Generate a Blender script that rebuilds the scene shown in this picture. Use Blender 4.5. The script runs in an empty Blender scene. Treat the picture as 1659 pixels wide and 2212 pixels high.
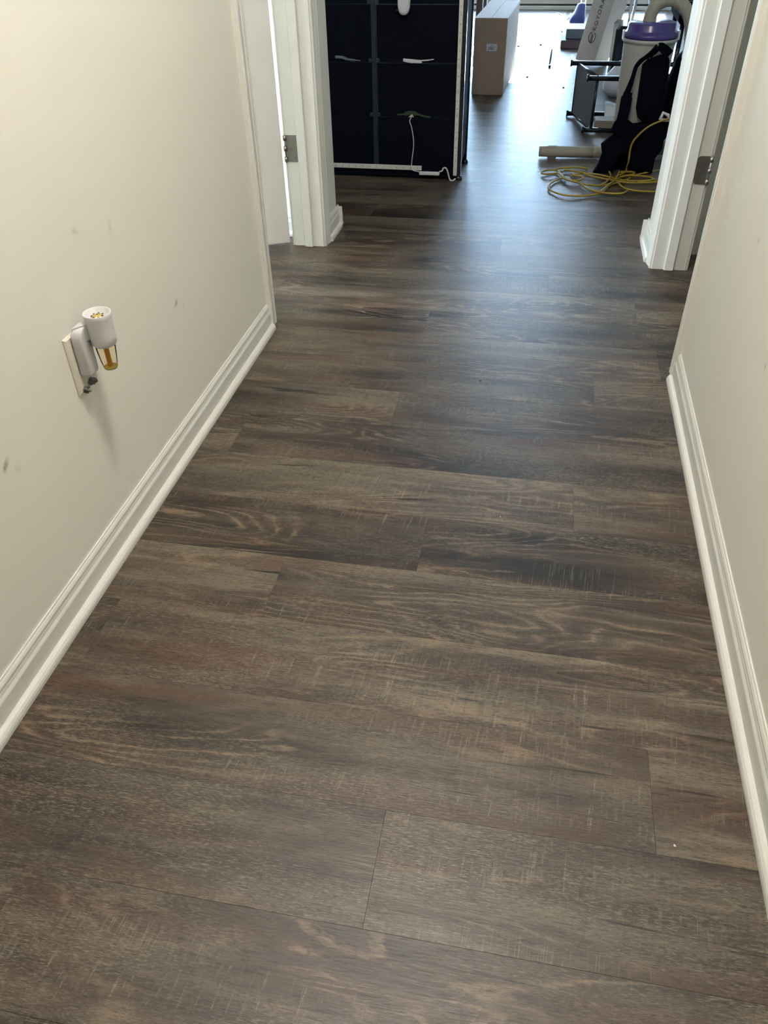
import bpy, math, random
from mathutils import Matrix, Vector
random.seed(7)
scn = bpy.context.scene
C = scn.collection
PI = math.pi

# ------------------------------------------------------------------ camera
IW, IH, F = 1659.0, 2212.0, 1676.84
RW = ((0.98296353, 0.10276177, -0.15239001),
      (0.18303624, -0.6228222, 0.76065119),
      (-0.01674602, -0.77558528, -0.63102064))      # columns: image right, image down, forward
H = 1.11
cam_d = bpy.data.cameras.new('camera')
cam = bpy.data.objects.new('camera', cam_d); C.objects.link(cam)
cam_d.sensor_fit = 'VERTICAL'; cam_d.sensor_height = 24.0; cam_d.lens = F / IH * 24.0
cam_d.clip_start = 0.02; cam_d.clip_end = 200
m = Matrix.Identity(4)
for i in range(3):
    m[i][0] = RW[i][0]; m[i][1] = -RW[i][1]; m[i][2] = -RW[i][2]
m[0][3], m[1][3], m[2][3] = 0, 0, H
cam.matrix_world = m
scn.camera = cam

# ------------------------------------------------------------------ sky, sun, exposure
SKY = 26.0
SUN = 100.0
LAMP = 63.0
EXPOSURE = 1.38
w = bpy.data.worlds.new('sky'); scn.world = w; w.use_nodes = True
bg = w.node_tree.nodes['Background']
bg.inputs[0].default_value = (0.78, 0.89, 1.0, 1); bg.inputs[1].default_value = SKY
sd = bpy.data.lights.new('sun_offscreen', 'SUN'); sd.energy = SUN; sd.angle = math.radians(0.6); sd.color = (1.0, 0.95, 0.88)
sun = bpy.data.objects.new('sun_offscreen', sd); C.objects.link(sun)
sun.location = (2, 14, 6)
sun.rotation_euler = Vector((-0.045, -math.cos(math.radians(26)), -math.sin(math.radians(26)))).to_track_quat('-Z', 'Y').to_euler()
def portal(name, loc, rot, sx, sy):
    d = bpy.data.lights.new(name, 'AREA'); d.shape = 'RECTANGLE'; d.size = sx; d.size_y = sy
    d.cycles.is_portal = True
    o = bpy.data.objects.new(name, d); C.objects.link(o); o.location = loc; o.rotation_euler = rot
portal('patio_door_offscreen', (-0.225, 10.17, 1.06), (-PI/2, 0, 0), 2.70, 1.76)
portal('window_left_offscreen', (-3.62, 2.15, 1.55), (0, -PI/2, 0), 1.4, 1.3)
vs = scn.view_settings
vs.view_transform = 'Standard'; vs.look = 'None'; vs.gamma = 1.0; vs.use_curve_mapping = False
vs.exposure = EXPOSURE
cy = scn.cycles
cy.use_adaptive_sampling = True; cy.adaptive_threshold = 0.03
cy.max_bounces = 8; cy.diffuse_bounces = 4; cy.glossy_bounces = 4; cy.transmission_bounces = 4; cy.transparent_max_bounces = 10

# ------------------------------------------------------------------ photo pixel -> direction helpers
def ray(x, y):
    c = (x - IW/2, y - IH/2, F)
    return [sum(RW[i][j]*c[j] for j in range(3)) for i in range(3)]
def fl(x, y, z=0.0):
    v = ray(x, y); t = (z - H)/v[2]; return Vector((v[0]*t, v[1]*t, z))
def onY(x, y, Y):
    v = ray(x, y); t = Y/v[1]; return Vector((v[0]*t, Y, H + v[2]*t))
def onX(x, y, X):
    v = ray(x, y); t = X/v[0]; return Vector((X, v[1]*t, H + v[2]*t))

# ------------------------------------------------------------------ mesh builder
class MB:
    def __init__(s, T=None): s.v = []; s.f = []; s.sm = []; s.T = T
    def add(s, vs, fs, smooth=False):
        b = len(s.v)
        s.v += [Vector(q) for q in vs]
        s.f += [tuple(i + b for i in q) for q in fs]; s.sm += [smooth]*len(fs)
        return s
    def box(s, x0, x1, y0, y1, z0, z1, bev=0.0):
        if bev <= 0:
            return s.add([(x0,y0,z0),(x1,y0,z0),(x1,y1,z0),(x0,y1,z0),(x0,y0,z1),(x1,y0,z1),(x1,y1,z1),(x0,y1,z1)],
                  [(0,3,2,1),(4,5,6,7),(0,1,5,4),(1,2,6,5),(2,3,7,6),(3,0,4,7)])
        b = min(bev, (x1-x0)*.45, (y1-y0)*.45, (z1-z0)*.45)
        def loop(z, i):
            return [(x0+i+(b if i == 0 else 0), y0+i, z), (x1-i-(b if i == 0 else 0), y0+i, z), (x1-i, y0+i+(b if i == 0 else 0), z), (x1-i, y1-i-(b if i == 0 else 0), z),
                    (x1-i-(b if i == 0 else 0), y1-i, z), (x0+i+(b if i == 0 else 0), y1-i, z), (x0+i, y1-i-(b if i == 0 else 0), z), (x0+i, y0+i+(b if i == 0 else 0), z)]
        def ring(z, i):
            e = b*0.8
            return [(x0+i+e,y0+i,z),(x1-i-e,y0+i,z),(x1-i,y0+i+e,z),(x1-i,y1-i-e,z),(x1-i-e,y1-i,z),(x0+i+e,y1-i,z),(x0+i,y1-i-e,z),(x0+i,y0+i+e,z)]
        rs = [ring(z0, b*.8), ring(z0+b, 0), ring(z1-b, 0), ring(z1, b*.8)]
        return s.loft(rs, True)
    def loft(s, rings, caps=True, smooth=False, closed=True):
        n = len(rings[0]); vs = [q for r in rings for q in r]; fs = []
        for k in range(len(rings)-1):
            for i in range(n if closed else n-1):
                j = (i+1) % n
                fs.append((k*n+i, k*n+j, (k+1)*n+j, (k+1)*n+i))
        b = len(s.v); s.add(vs, fs, smooth)
        if caps and closed:
            s.f.append(tuple(b+i for i in reversed(range(n)))); s.sm.append(False)
            s.f.append(tuple(b+(len(rings)-1)*n+i for i in range(n))); s.sm.append(False)
        return s
    def lathe(s, prof, cx, cy, n=32, sx=1.0, sy=1.0, smooth=True, caps=True):
        rs = [[(cx+r*sx*math.cos(2*PI*i/n), cy+r*sy*math.sin(2*PI*i/n), z) for i in range(n)] for r, z in prof]
        return s.loft(rs, caps, smooth)
    def tube(s, pts, r, n=8, smooth=True, caps=True):
        pts = [Vector(p) for p in pts]; rs = []; up = None
        for i, p in enumerate(pts):
            d = (pts[min(i+1, len(pts)-1)] - pts[max(i-1, 0)]).normalized()
            if up is None: up = Vector((0,0,1)) if abs(d.z) < .9 else Vector((0,1,0))
            a = d.cross(up).normalized(); b = a.cross(d).normalized(); up = b
            rr = r[i] if isinstance(r, (list, tuple)) else r
            rs.append([p + a*rr*math.cos(2*PI*k/n) + b*rr*math.sin(2*PI*k/n) for k in range(n)])
        return s.loft(rs, caps, smooth)
    def ribbon(s, pts, wid, thick, side, smooth=True):
        """flat strap along pts; side = width direction"""
        pts = [Vector(p) for p in pts]; rs = []
        for i, p in enumerate(pts):
            d = (pts[min(i+1, len(pts)-1)] - pts[max(i-1, 0)]).normalized()
            sd_ = Vector(side[i] if isinstance(side, list) else side).normalized()
            sd_ = (sd_ - d*sd_.dot(d)).normalized(); nrm = d.cross(sd_)
            w_ = wid[i] if isinstance(wid, (list, tuple)) else wid
            t_ = thick[i] if isinstance(thick, (list, tuple)) else thick
            ring = []
            for k in range(12):
                a = 2*PI*k/12; ca, sa = math.cos(a), math.sin(a)
                ring.append(p + sd_*w_*.5*math.copysign(abs(ca)**.5, ca) + nrm*t_*.5*math.copysign(abs(sa)**.5, sa))
            rs.append(ring)
        return s.loft(rs, True, smooth)
    def prism(s, poly, axis, a, b, smooth=False):
        """poly: list of (u,v); axis 'x': (u,v)=(y,z); 'y': (x,z); 'z': (x,y)"""
        def mk(u, v, t):
            return {'x': (t,u,v), 'y': (u,t,v), 'z': (u,v,t)}[axis]
        return s.loft([[mk(u,v,a) for u,v in poly], [mk(u,v,b) for u,v in poly]], True, smooth)
    def build(s, name, mat, parent=None):
        me = bpy.data.meshes.new(name)
        vs = [s.T @ q for q in s.v] if s.T else s.v
        me.from_pydata([tuple(q) for q in vs], [], s.f)
        me.polygons.foreach_set('use_smooth', s.sm)
        me.update()
        import bmesh
        bm = bmesh.new(); bm.from_mesh(me); bmesh.ops.recalc_face_normals(bm, faces=bm.faces); bm.to_mesh(me); bm.free()
        o = bpy.data.objects.new(name, me); C.objects.link(o)
        if mat: me.materials.append(mat)
        if parent: attach(o, parent)
        return o
def attach(o, parent):
    o.parent = parent
    t = Vector((0, 0, 0)); p = parent
    mw = Matrix.Identity(4)
    chain = []
    while p: chain.append(p); p = p.parent
    for p in reversed(chain): mw = mw @ p.matrix_parent_inverse @ Matrix.LocRotScale(p.location, p.rotation_euler, p.scale)
    o.matrix_parent_inverse = mw.inverted()
def thing(name, label, cat, loc, group=None):
    o = bpy.data.objects.new(name, None); C.objects.link(o); o.location = loc; o.empty_display_size = .05
    return tag(o, label, cat, group)
def tag(o, label, cat, group=None):
    o['label'] = label; o['category'] = cat
    if group: o['group'] = group
    return o
def struct(o, label=None, cat=None):
    o['kind'] = 'structure'
    if label: o['label'] = label
    if cat: o['category'] = cat
    return o
def catmull(pts, n=8):
    P = [Vector(p) for p in pts]; out = []
    for i in range(len(P)-1):
        p0, p1, p2, p3 = P[max(i-1,0)], P[i], P[i+1], P[min(i+2, len(P)-1)]
        for k in range(n):
            t = k/n
            out.append(.5*((2*p1) + (p2-p0)*t + (2*p0-5*p1+4*p2-p3)*t*t + (3*p1-p0-3*p2+p3)*t**3))
    out.append(P[-1]); return out

# ------------------------------------------------------------------ materials
def srgb(r, g, b):
    f = lambda c: c/12.92 if c <= .04045 else ((c+.055)/1.055)**2.4
    return (f(r/255), f(g/255), f(b/255), 1)
class N:
    def __init__(s, name):
        s.m = bpy.data.materials.new(name); s.m.use_nodes = True; s.t = s.m.node_tree
        s.b = s.t.nodes['Principled BSDF']
    def n(s, typ, **kw):
        o = s.t.nodes.new(typ)
        for k, v in kw.items(): setattr(o, k, v)
        return o
    def l(s, a, b): s.t.links.new(a, b)
    def math(s, op, a, b=None, clamp=False):
        o = s.n('ShaderNodeMath', operation=op); o.use_clamp = clamp
        for i, v in enumerate((a, b)):
            if v is None: continue
            if isinstance(v, (int, float)): o.inputs[i].default_value = v
            else: s.l(v, o.inputs[i])
        return o.outputs[0]
    def maprange(s, v, a, b, c=0.0, d=1.0):
        o = s.n('ShaderNodeMapRange'); s.l(v, o.inputs[0])
        for i, q in enumerate((a, b, c, d)): o.inputs[i+1].default_value = q
        return o.outputs[0]
    def noise(s, vec, scale=1.0, detail=2.0, rough=.5, dist=0.0):
        o = s.n('ShaderNodeTexNoise'); s.l(vec, o.inputs['Vector'])
        o.inputs['Scale'].default_value = scale; o.inputs['Detail'].default_value = detail
        o.inputs['Roughness'].default_value = rough; o.inputs['Distortion'].default_value = dist
        return o.outputs['Fac']
    def scale(s, vec, x, y, z=1.0):
        o = s.n('ShaderNodeVectorMath', operation='MULTIPLY'); s.l(vec, o.inputs[0]); o.inputs[1].default_value = (x, y, z)
        return o.outputs[0]
    def mix(s, fac, a, b, mode='MIX'):
        o = s.n('ShaderNodeMix', data_type='RGBA', blend_type=mode)
        if isinstance(fac, (int, float)): o.inputs['Factor'].default_value = fac
        else: s.l(fac, o.inputs['Factor'])
        for k, v in ((6, a), (7, b)):
            if isinstance(v, tuple): o.inputs[k].default_value = v
            else: s.l(v, o.inputs[k])
        return o.outputs[2]
    def bump(s, h, strength=.2, dist=.001):
        o = s.n('ShaderNodeBump'); o.inputs['Strength'].default_value = strength; o.inputs['Distance'].default_value = dist
        s.l(h, o.inputs['Height']); s.l(o.outputs[0], s.b.inputs['Normal'])
def mat(name, col, rough=.5, metal=0.0, var=.06, scale=30.0, bump=0.0, bdist=.001, spec=.5, stretch=(1,1,1)):
    q = N(name)
    tc = q.n('ShaderNodeTexCoord').outputs['Object']
    v = q.scale(tc, *stretch)
    nz = q.noise(v, scale, 4, .6)
    c = tuple(col[:3])
    lo = tuple(max(0, x*(1-var)) for x in c) + (1,); hi = tuple(min(1, x*(1+var)) for x in c) + (1,)
    q.l(q.mix(nz, lo, hi), q.b.inputs['Base Color'])
    q.b.inputs['Roughness'].default_value = rough; q.b.inputs['Metallic'].default_value = metal
    q.b.inputs['Specular IOR Level'].default_value = spec
    if bump: q.bump(nz, bump, bdist)
    return q.m

def wood_floor():
    q = N('vinyl_plank')
    tc = q.n('ShaderNodeTexCoord').outputs['Object']
    oi = q.n('ShaderNodeObjectInfo').outputs['Random']
    off = q.n('ShaderNodeCombineXYZ')
    q.l(q.math('MULTIPLY', oi, 37.0), off.inputs[0]); q.l(q.math('MULTIPLY', oi, 91.0), off.inputs[1]); q.l(q.math('MULTIPLY', oi, 13.0), off.inputs[2])
    ad = q.n('ShaderNodeVectorMath', operation='ADD'); q.l(tc, ad.inputs[0]); q.l(off.outputs[0], ad.inputs[1])
    p = ad.outputs[0]
    r2 = q.math('FRACT', q.math('MULTIPLY', oi, 17.31)); r3 = q.math('FRACT', q.math('MULTIPLY', oi, 7.77))
    # soft bands along the board
    band = q.noise(q.scale(p, 1.1, 13, 1), 1, 3, .5, .3)
    cloud = q.noise(q.scale(p, 2.6, 9, 1), 1, 3, .55, .4)
    mid = q.noise(q.scale(p, 8, 60, 1), 1, 5, .65, .7)
    fine = q.noise(q.scale(p, 28, 400, 1), 1, 3, .65, .5)
    dash = q.noise(q.scale(p, 85, 440, 1), 1, 2, .5, .8)
    # cathedral figure: contour lines of a long, smooth field
    fld = q.math('ADD', q.noise(q.scale(p, 1.5, 8.5, 1), 1, 2.0, .4, .5), q.math('MULTIPLY', q.noise(q.scale(p, 38, 90, 1), 1, 3, .6, .5), .035))
    ringw = q.math('SINE', q.math('MULTIPLY', fld, 105.0))
    ring = q.maprange(ringw, .45, 1.0)
    ringmask = q.math('MULTIPLY', q.maprange(q.noise(q.scale(p, 1.9, 7.5, 1), 1, 2, .5, .3), .44, .58), q.maprange(mid, .33, .58))
    # saw marks across the board
    tilt = q.n('ShaderNodeVectorRotate', rotation_type='Z_AXIS'); q.l(p, tilt.inputs['Vector']); tilt.inputs['Angle'].default_value = .09
    saw = q.maprange(q.noise(q.scale(tilt.outputs[0], 190, 10, 1), 1, 3, .65, .3), .57, .70)
    sawmask = q.math('MULTIPLY', q.maprange(q.noise(q.scale(p, 1.6, 11, 1), 1, 2, .5, .2), .53, .64), q.maprange(fine, .36, .58))
    sawl = q.math('MULTIPLY', saw, sawmask)
    sawdk = q.math('MULTIPLY', q.maprange(q.noise(q.scale(tilt.outputs[0], 210, 14, 1), 1, 2, .6, .2), .58, .72), q.maprange(cloud, .42, .6))
    # base tone
    tone = q.math('ADD', q.math('MULTIPLY', band, .55), q.math('ADD', q.math('MULTIPLY', cloud, .25), q.math('MULTIPLY', mid, .28)))
    tone = q.math('ADD', tone, q.math('MULTIPLY', q.math('SUBTRACT', r2, .5), .12))
    ramp = q.n('ShaderNodeValToRGB'); q.l(tone, ramp.inputs[0])
    cr = ramp.color_ramp
    pts = [(.41, srgb(62, 53, 45)), (.475, srgb(90, 78, 67)), (.54, srgb(114, 101, 88)), (.60, srgb(134, 121, 106)), (.66, srgb(154, 140, 122))]
    cr.elements[0].position = pts[0][0]; cr.elements[0].color = pts[0][1]
    cr.elements[1].position = pts[-1][0]; cr.elements[1].color = pts[-1][1]
    for a, c in pts[1:-1]:
        e = cr.elements.new(a); e.color = c
    col = ramp.outputs[0]
    # warm and cool patches
    warm = q.maprange(q.noise(q.scale(p, 1.7, 11, 1), 1.3, 3, .5, .3), .50, .68, 0, .75)
    col = q.mix(warm, col, srgb(122, 92, 73))
    cool = q.maprange(q.noise(q.scale(p, 2.3, 10, 3), 1.1, 3, .5, .3), .54, .74, 0, .45)
    col = q.mix(cool, col, srgb(93, 89, 84))
    # grain, figure and marks
    col = q.mix(q.math('MULTIPLY', q.maprange(dash, .52, .66, 0, .85), q.maprange(cloud, .36, .58)), col, srgb(160, 149, 130))
    col = q.mix(q.maprange(fine, .54, .70, 0, .7), col, srgb(60, 51, 44))
    col = q.mix(q.math('MULTIPLY', ring, q.math('MULTIPLY', ringmask, .85)), col, srgb(176, 154, 130))
    col = q.mix(q.math('MULTIPLY', q.maprange(ringw, -.9, -.3, 1, 0), q.math('MULTIPLY', ringmask, .35)), col, srgb(66, 57, 50))
    col = q.mix(q.math('MULTIPLY', sawl, .9), col, srgb(184, 172, 152))
    col = q.mix(q.math('MULTIPLY', sawdk, .30), col, srgb(58, 50, 43))
    pore = q.maprange(q.noise(q.scale(p, 130, 900, 1), 1, 2, .5, .3), .56, .66, 0, .55)
    col = q.mix(pore, col, srgb(50, 43, 37))
    fleck = q.math('MULTIPLY', q.maprange(q.noise(q.scale(p, 100, 760, 4), 1, 2, .5, .4), .56, .66, 0, .65), q.maprange(cloud, .40, .62))
    col = q.mix(fleck, col, srgb(178, 168, 148))
    saw2 = q.math('MULTIPLY', q.maprange(q.noise(q.scale(tilt.outputs[0], 420, 13, 5), 1, 2, .6, .15), .55, .66), q.maprange(q.noise(q.scale(p, 2.4, 13, 7), 1, 2, .5, .2), .58, .68))
    col = q.mix(q.math('MULTIPLY', saw2, .42), col, srgb(182, 172, 152))
    crack = q.maprange(q.noise(q.scale(p, 2.8, 46, 1), 1, 4, .5, .7), .68, .73, 0, .85)
    col = q.mix(crack, col, srgb(42, 35, 30))
    gm = q.n('ShaderNodeGamma'); q.l(col, gm.inputs[0]); gm.inputs[1].default_value = 1.35
    col = q.mix(1.0, gm.outputs[0], (.61, .635, .675, 1), 'MULTIPLY')
    q.l(col, q.b.inputs['Base Color'])
    q.l(q.maprange(q.math('ADD', q.math('MULTIPLY', fine, .6), q.math('MULTIPLY', mid, .4)), .3, .7, .37, .50), q.b.inputs['Roughness'])
    q.b.inputs['Specular IOR Level'].default_value = .5
    hgt = q.math('ADD', q.math('MULTIPLY', fine, .8), q.math('ADD', q.math('MULTIPLY', sawl, .25), q.math('MULTIPLY', dash, .4)))
    q.bump(hgt, .30, .0012)
    return q.m

def wall_paint(name, col, scuffs=()):
    q = N(name)
    g = q.n('ShaderNodeNewGeometry').outputs['Position']
    nz = q.noise(g, 3.0, 3, .5); fz = q.noise(g, 260.0, 2, .5); cz = q.noise(g, 55, 4, .7)
    c = tuple(col[:3])
    base = q.mix(nz, tuple(x*.965 for x in c)+(1,), tuple(min(1, x*1.03) for x in c)+(1,))
    for (pos, rx, amt, colr) in scuffs:
        d = q.n('ShaderNodeVectorMath', operation='SUBTRACT'); q.l(g, d.inputs[0]); d.inputs[1].default_value = pos
        d2 = q.n('ShaderNodeVectorRotate', rotation_type='X_AXIS'); q.l(d.outputs[0], d2.inputs['Vector']); d2.inputs['Angle'].default_value = rx[2]
        s2 = q.n('ShaderNodeVectorMath', operation='MULTIPLY'); q.l(d2.outputs[0], s2.inputs[0]); s2.inputs[1].default_value = (0, 1/rx[0], 1/rx[1])
        ln = q.n('ShaderNodeVectorMath', operation='LENGTH'); q.l(s2.outputs[0], ln.inputs[0])
        k = q.math('MULTIPLY', q.maprange(ln.outputs['Value'], 1.0, .2), q.maprange(cz, .35, .6))
        base = q.mix(q.math('MULTIPLY', k, amt), base, colr)
    q.l(base, q.b.inputs['Base Color'])
    q.b.inputs['Roughness'].default_value = .55
    q.b.inputs['Specular IOR Level'].default_value = .35
    q.bump(fz, .06, .0006)
    return q.m

M = {}
M['floor'] = wood_floor()
WX = -0.803; RX = 0.4345
dk = srgb(95, 85, 72)
M['wall_l'] = wall_paint('cream_paint', (.725, .705, .63), [
    ((WX, 1.592, .353), (.016, .009, -.4), .75, srgb(120, 110, 80)), ((WX, 1.626, .329), (.012, .006, -.5), .6, srgb(120, 110, 80)),
    ((WX, .893, .384), (.016, .008, -.7), .9, dk), ((WX, 1.383, .601), (.012, .02, 0), .3, srgb(150, 140, 110)),
    ((WX, 1.259, .635), (.02, .008, .4), .3, srgb(150, 140, 110)), ((WX, 0.915, .36), (.01, .012, 0), .35, dk)])
M['wall_r'] = wall_paint('pale_paint', (.725, .705, .63), [
    ((RX, 1.35, .42), (.004, .012, .2), .5, dk), ((RX, 1.05, .33), (.012, .004, .2), .4, dk), ((RX, 1.62, .55), (.01, .01, 0), .3, dk)])
M['wall'] = wall_paint('room_paint', (.725, .705, .63))
M['ceiling'] = wall_paint('ceiling_paint', (.78, .77, .74))
M['trim'] = mat('white_trim_paint', (.645, .635, .59), .42, var=.03, scale=14, bump=.02)
M['door'] = mat('white_door_paint', (.62, .60, .565), .45, var=.02, scale=10, bump=.02)
M['hinge'] = mat('satin_nickel', (.27, .25, .225), .42, .9, var=.15, scale=60)
M['plastic'] = mat('white_plastic', (.60, .595, .61), .35, var=.02)
M['ivory'] = mat('ivory_plastic', (.66, .62, .54), .35, var=.02)
M['gold'] = mat('brass_grille', (.65, .48, .20), .35, .7)
M['dust'] = mat('grey_dust', (.13, .125, .12), .95, var=.4, scale=400)
M['navy'] = mat('navy_fabric', (.0018, .0030, .0085), .85, var=.35, scale=500, bump=.2, spec=.12)
M['post'] = mat('dark_teal_tube', (.010, .018, .024), .5, .0, var=.15)
M['clip'] = mat('grey_clip', (.022, .028, .034), .5)
M['black'] = mat('black_metal', (.012, .014, .018), .16, .0, var=.2)
M['blackfab'] = mat('black_fabric', (.0016, .0022, .0062), .9, var=.4, scale=300, bump=.3, spec=.08)
M['led'] = mat('led_strip_white', (.62, .60, .54), .4, var=.04)
M['diode'] = mat('diode_grey', (.36, .35, .32), .4)
M['card'] = mat('brown_cardboard', (.31, .22, .16), .7, var=.08, scale=25, bump=.05, stretch=(1,1,.2))
M['label'] = mat('paper_label', (.52, .52, .54), .6, var=.05)
M['ink'] = mat('dark_ink', (.05, .05, .055), .7)
M['grey'] = mat('grey_panel', (.12, .125, .145), .6, var=.1, scale=40)
M['tvcard'] = mat('grey_carton', (.46, .44, .43), .8, var=.05, scale=20)
M['beige'] = mat('beige_plastic', (.37, .355, .325), .5, var=.04)
M['hose'] = mat('beige_hose', (.30, .275, .225), .55, var=.08, scale=60)
M['purple'] = mat('purple_plastic', (.048, .034, .155), .25, var=.05)
M['yellow'] = mat('yellow_cord', (.30, .205, .014), .5, var=.12, scale=80)
M['white'] = mat('white_paper', (.72, .73, .76), .7, var=.04)
M['bag'] = mat('white_plastic_film', (.66, .66, .72), .4, var=.05)
M['tray'] = mat('grey_brown_board', (.26, .22, .18), .7, var=.15, scale=12)
M['teal'] = mat('dark_teal_board', (.015, .03, .042), .5, var=.15)
M['maroon'] = mat('dark_maroon_board', (.03, .012, .016), .6, var=.15)
M['blue'] = mat('blue_plastic', (.018, .035, .19), .5, var=.2, scale=30)
M['red'] = mat('red_plastic', (.45, .03, .02), .45)
M['chrome'] = mat('bare_steel', (.55, .56, .58), .3, .9)
M['darkwood'] = mat('dark_brown_wood', (.03, .018, .016), .5, var=.3, scale=18)
M['pebble'] = mat('crumb_white', (.7, .68, .62), .7)
M['speck'] = mat('crumb_dark', (.05, .045, .04), .8)
M['greencloth'] = mat('olive_cloth', (.035, .05, .03), .9)
M['concrete'] = mat('patio_concrete', (.42, .41, .39), .9, var=.1, scale=4, bump=.2)
def glass(name, col, ior=1.45):
    q = N(name); t = q.t
    out = t.nodes['Material Output']
    tr = q.n('ShaderNodeBsdfTransparent'); tr.inputs[0].default_value = col
    gl = q.n('ShaderNodeBsdfGlossy'); gl.inputs['Roughness'].default_value = .03
    fr = q.n('ShaderNodeFresnel'); fr.inputs[0].default_value = ior
    mx = q.n('ShaderNodeMixShader'); q.l(fr.outputs[0], mx.inputs[0]); q.l(tr.outputs[0], mx.inputs[1]); q.l(gl.outputs[0], mx.inputs[2])
    q.l(mx.outputs[0], out.inputs[0]); return q.m
M['glass'] = glass('window_glass', (.96, .97, .96, 1), 1.3)
M['filterglass'] = glass('daylight_filter_glass', (.56, .645, .72, 1), 1.3)  # invented tint, cools and dims the daylight through the patio panes
M['bottle'] = glass('clear_vial', (.97, .94, .80, 1), 1.12)
M['rodglass'] = glass('clear_acrylic', (.90, .92, .95, 1))
q = N('amber_oil'); q.b.inputs['Base Color'].default_value = (.62, .42, .06, 1); q.b.inputs['Roughness'].default_value = .15
q.l(q.mix(q.noise(q.n('ShaderNodeTexCoord').outputs['Object'], 80), (.55, .38, .05, 1), (.7, .5, .08, 1)), q.b.inputs['Base Color']); M['oil'] = q.m
M['wick'] = mat('amber_wick', (.42, .17, .03), .6)
q = N('lamp_glow'); q.b.inputs['Base Color'].default_value = (.9, .88, .8, 1)
q.b.inputs['Emission Color'].default_value = (1.0, .945, .86, 1); q.b.inputs['Emission Strength'].default_value = LAMP; M['glow'] = q.m

# ------------------------------------------------------------------ the setting: floor and planks
PW, Y0, PL = 0.178, 0.624, 1.22
CEIL = 2.44
XL, XR, YB, YF_ = -3.6, 2.4, -1.6, 10.1
floor = struct(MB().box(XL-.3, XR+.3, YB-.1, YF_+.03, -.06, -.0055).build('floor', M['floor']), 'dark grey-brown wood-look vinyl plank floor')
joints = {6: -.32, 3: -.166, 2: -.446, -1: -.132, 13: -.12, 10: .356, 11: .07, 17: .008, 16: -.43, 4: .153, 14: .362, 8: .398, -2: -.636,
          0: .27, 1: -.74, 5: -.70, 7: .21, 9: -.31, 12: -.52, 15: -.69, 18: -.83}
def plank_mesh(L, W):
    b = .0003; zt = 0.0; z1 = -.0005; z0 = -.006
    mb = MB()
    mb.loft([[(0,0,z0),(L,0,z0),(L,W,z0),(0,W,z0)], [(0,0,z1),(L,0,z1),(L,W,z1),(0,W,z1)], [(b,b,zt),(L-b,b,zt),(L-b,W-b,zt),(b,W-b,zt)]])
    return mb
shared = {}
def put_plank(x0, x1, y, wd, x_start):
    L = round(x1 - x0, 4); key = (L, round(wd, 4))
    if key in shared:
        o = shared[key].copy(); C.objects.link(o)
    else:
        o = plank_mesh(L, wd).build('plank', M['floor']); shared[key] = o
    o.location = (x0, y, 0)
    o.parent = floor
for r in range(-9, 54):
    ya = Y0 + r*PW; yb = min(ya + PW, YF_ + .02)
    if yb - ya < .02: continue
    if yb < 2.11: x0, x1 = WX - .01, RX + .01
    elif ya < 3.15: x0, x1 = -2.2, 1.5
    else: x0, x1 = -2.0, 1.7
    j = joints.get(r)
    if j is None: j = random.uniform(-.6, .6)
    while j > x0: j -= PL
    x = j
    while x < x1:
        a, b = max(x, x0), min(x + PL, x1)
        if b - a > .03: put_plank(a, b, ya, yb - ya, x)
        x += PL

# ------------------------------------------------------------------ walls
TH = .115
LJ0, LJ1 = 2.257, 2.920       # left doorway (near / far jamb)
RJ0, RJ1 = 2.110, 2.870       # right doorway
DH = 2.05
STUB = 3.15
def wall(name, boxes, mt):
    mb = MB()
    for b in boxes: mb.box(*b)
    return struct(mb.build(name, mt))
j = .018
wall('wall_left', [(WX-TH, WX, YB, LJ0-j, 0, CEIL), (WX-TH, WX, LJ0-j, LJ1+j, DH+j, CEIL), (WX-TH, WX, LJ1+j, STUB, 0, CEIL)], M['wall_l'])
wall('wall_right', [(RX, RX+TH, YB, RJ0-j, 0, CEIL), (RX, RX+TH, RJ0-j, RJ1+j, DH+j, CEIL), (RX, RX+TH, RJ1+j, STUB, 0, CEIL)], M['wall_r'])
wall('wall_behind', [(WX, RX, YB-TH, YB, 0, CEIL)], M['wall'])
wall('wall_left_partition', [(XL, WX-TH, STUB-TH, STUB, 0, CEIL)], M['wall'])
wall('wall_right_partition', [(RX+TH, XR, STUB-TH, STUB, 0, CEIL)], M['wall'])
wall('wall_back', [(XL, -1.735, YF_, YF_+.14, 0, CEIL), (1.285, XR, YF_, YF_+.14, 0, CEIL), (-1.735, 1.285, YF_, YF_+.14, 2.08, CEIL)], M['wall'])
wall('wall_room_left', [(XL-TH, XL, STUB, YF_+.14, 0, CEIL)], M['wall'])
wall('wall_room_right', [(XR, XR+TH, STUB, YF_+.14, 0, CEIL)], M['wall'])
# side rooms behind the two hall doorways
WY0, WY1, WZ0, WZ1 = 1.50, 2.80, .85, 2.25
BX = XL
wall('wall_bedroom_window', [(BX-TH, BX, .2, WY0, 0, CEIL), (BX-TH, BX, WY1, STUB-TH, 0, CEIL), (BX-TH, BX, WY0, WY1, 0, WZ0), (BX-TH, BX, WY0, WY1, WZ1, CEIL)], M['wall'])
wall('wall_bedroom_near', [(BX, WX-TH, .2-TH, .2, 0, CEIL)], M['wall'])
wall('wall_closet_right', [(1.5, 1.5+TH, .8, STUB-TH, 0, CEIL)], M['wall'])
wall('wall_closet_near', [(RX+TH, 1.5, .8-TH, .8, 0, CEIL)], M['wall'])
struct(MB().box(XL-TH, XR+TH, STUB-TH, YF_+.14, CEIL, CEIL+.1).box(XL-TH, XR+TH, YB-TH, STUB-TH, CEIL, CEIL+.1).build('ceiling', M['ceiling']), 'plain white painted ceiling')
struct(MB().box(-6, 6, YF_+.03, YF_+9, -.12, -.02).build('patio_slab', M['concrete']), 'concrete patio slab outside the glazed door', 'patio')
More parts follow.
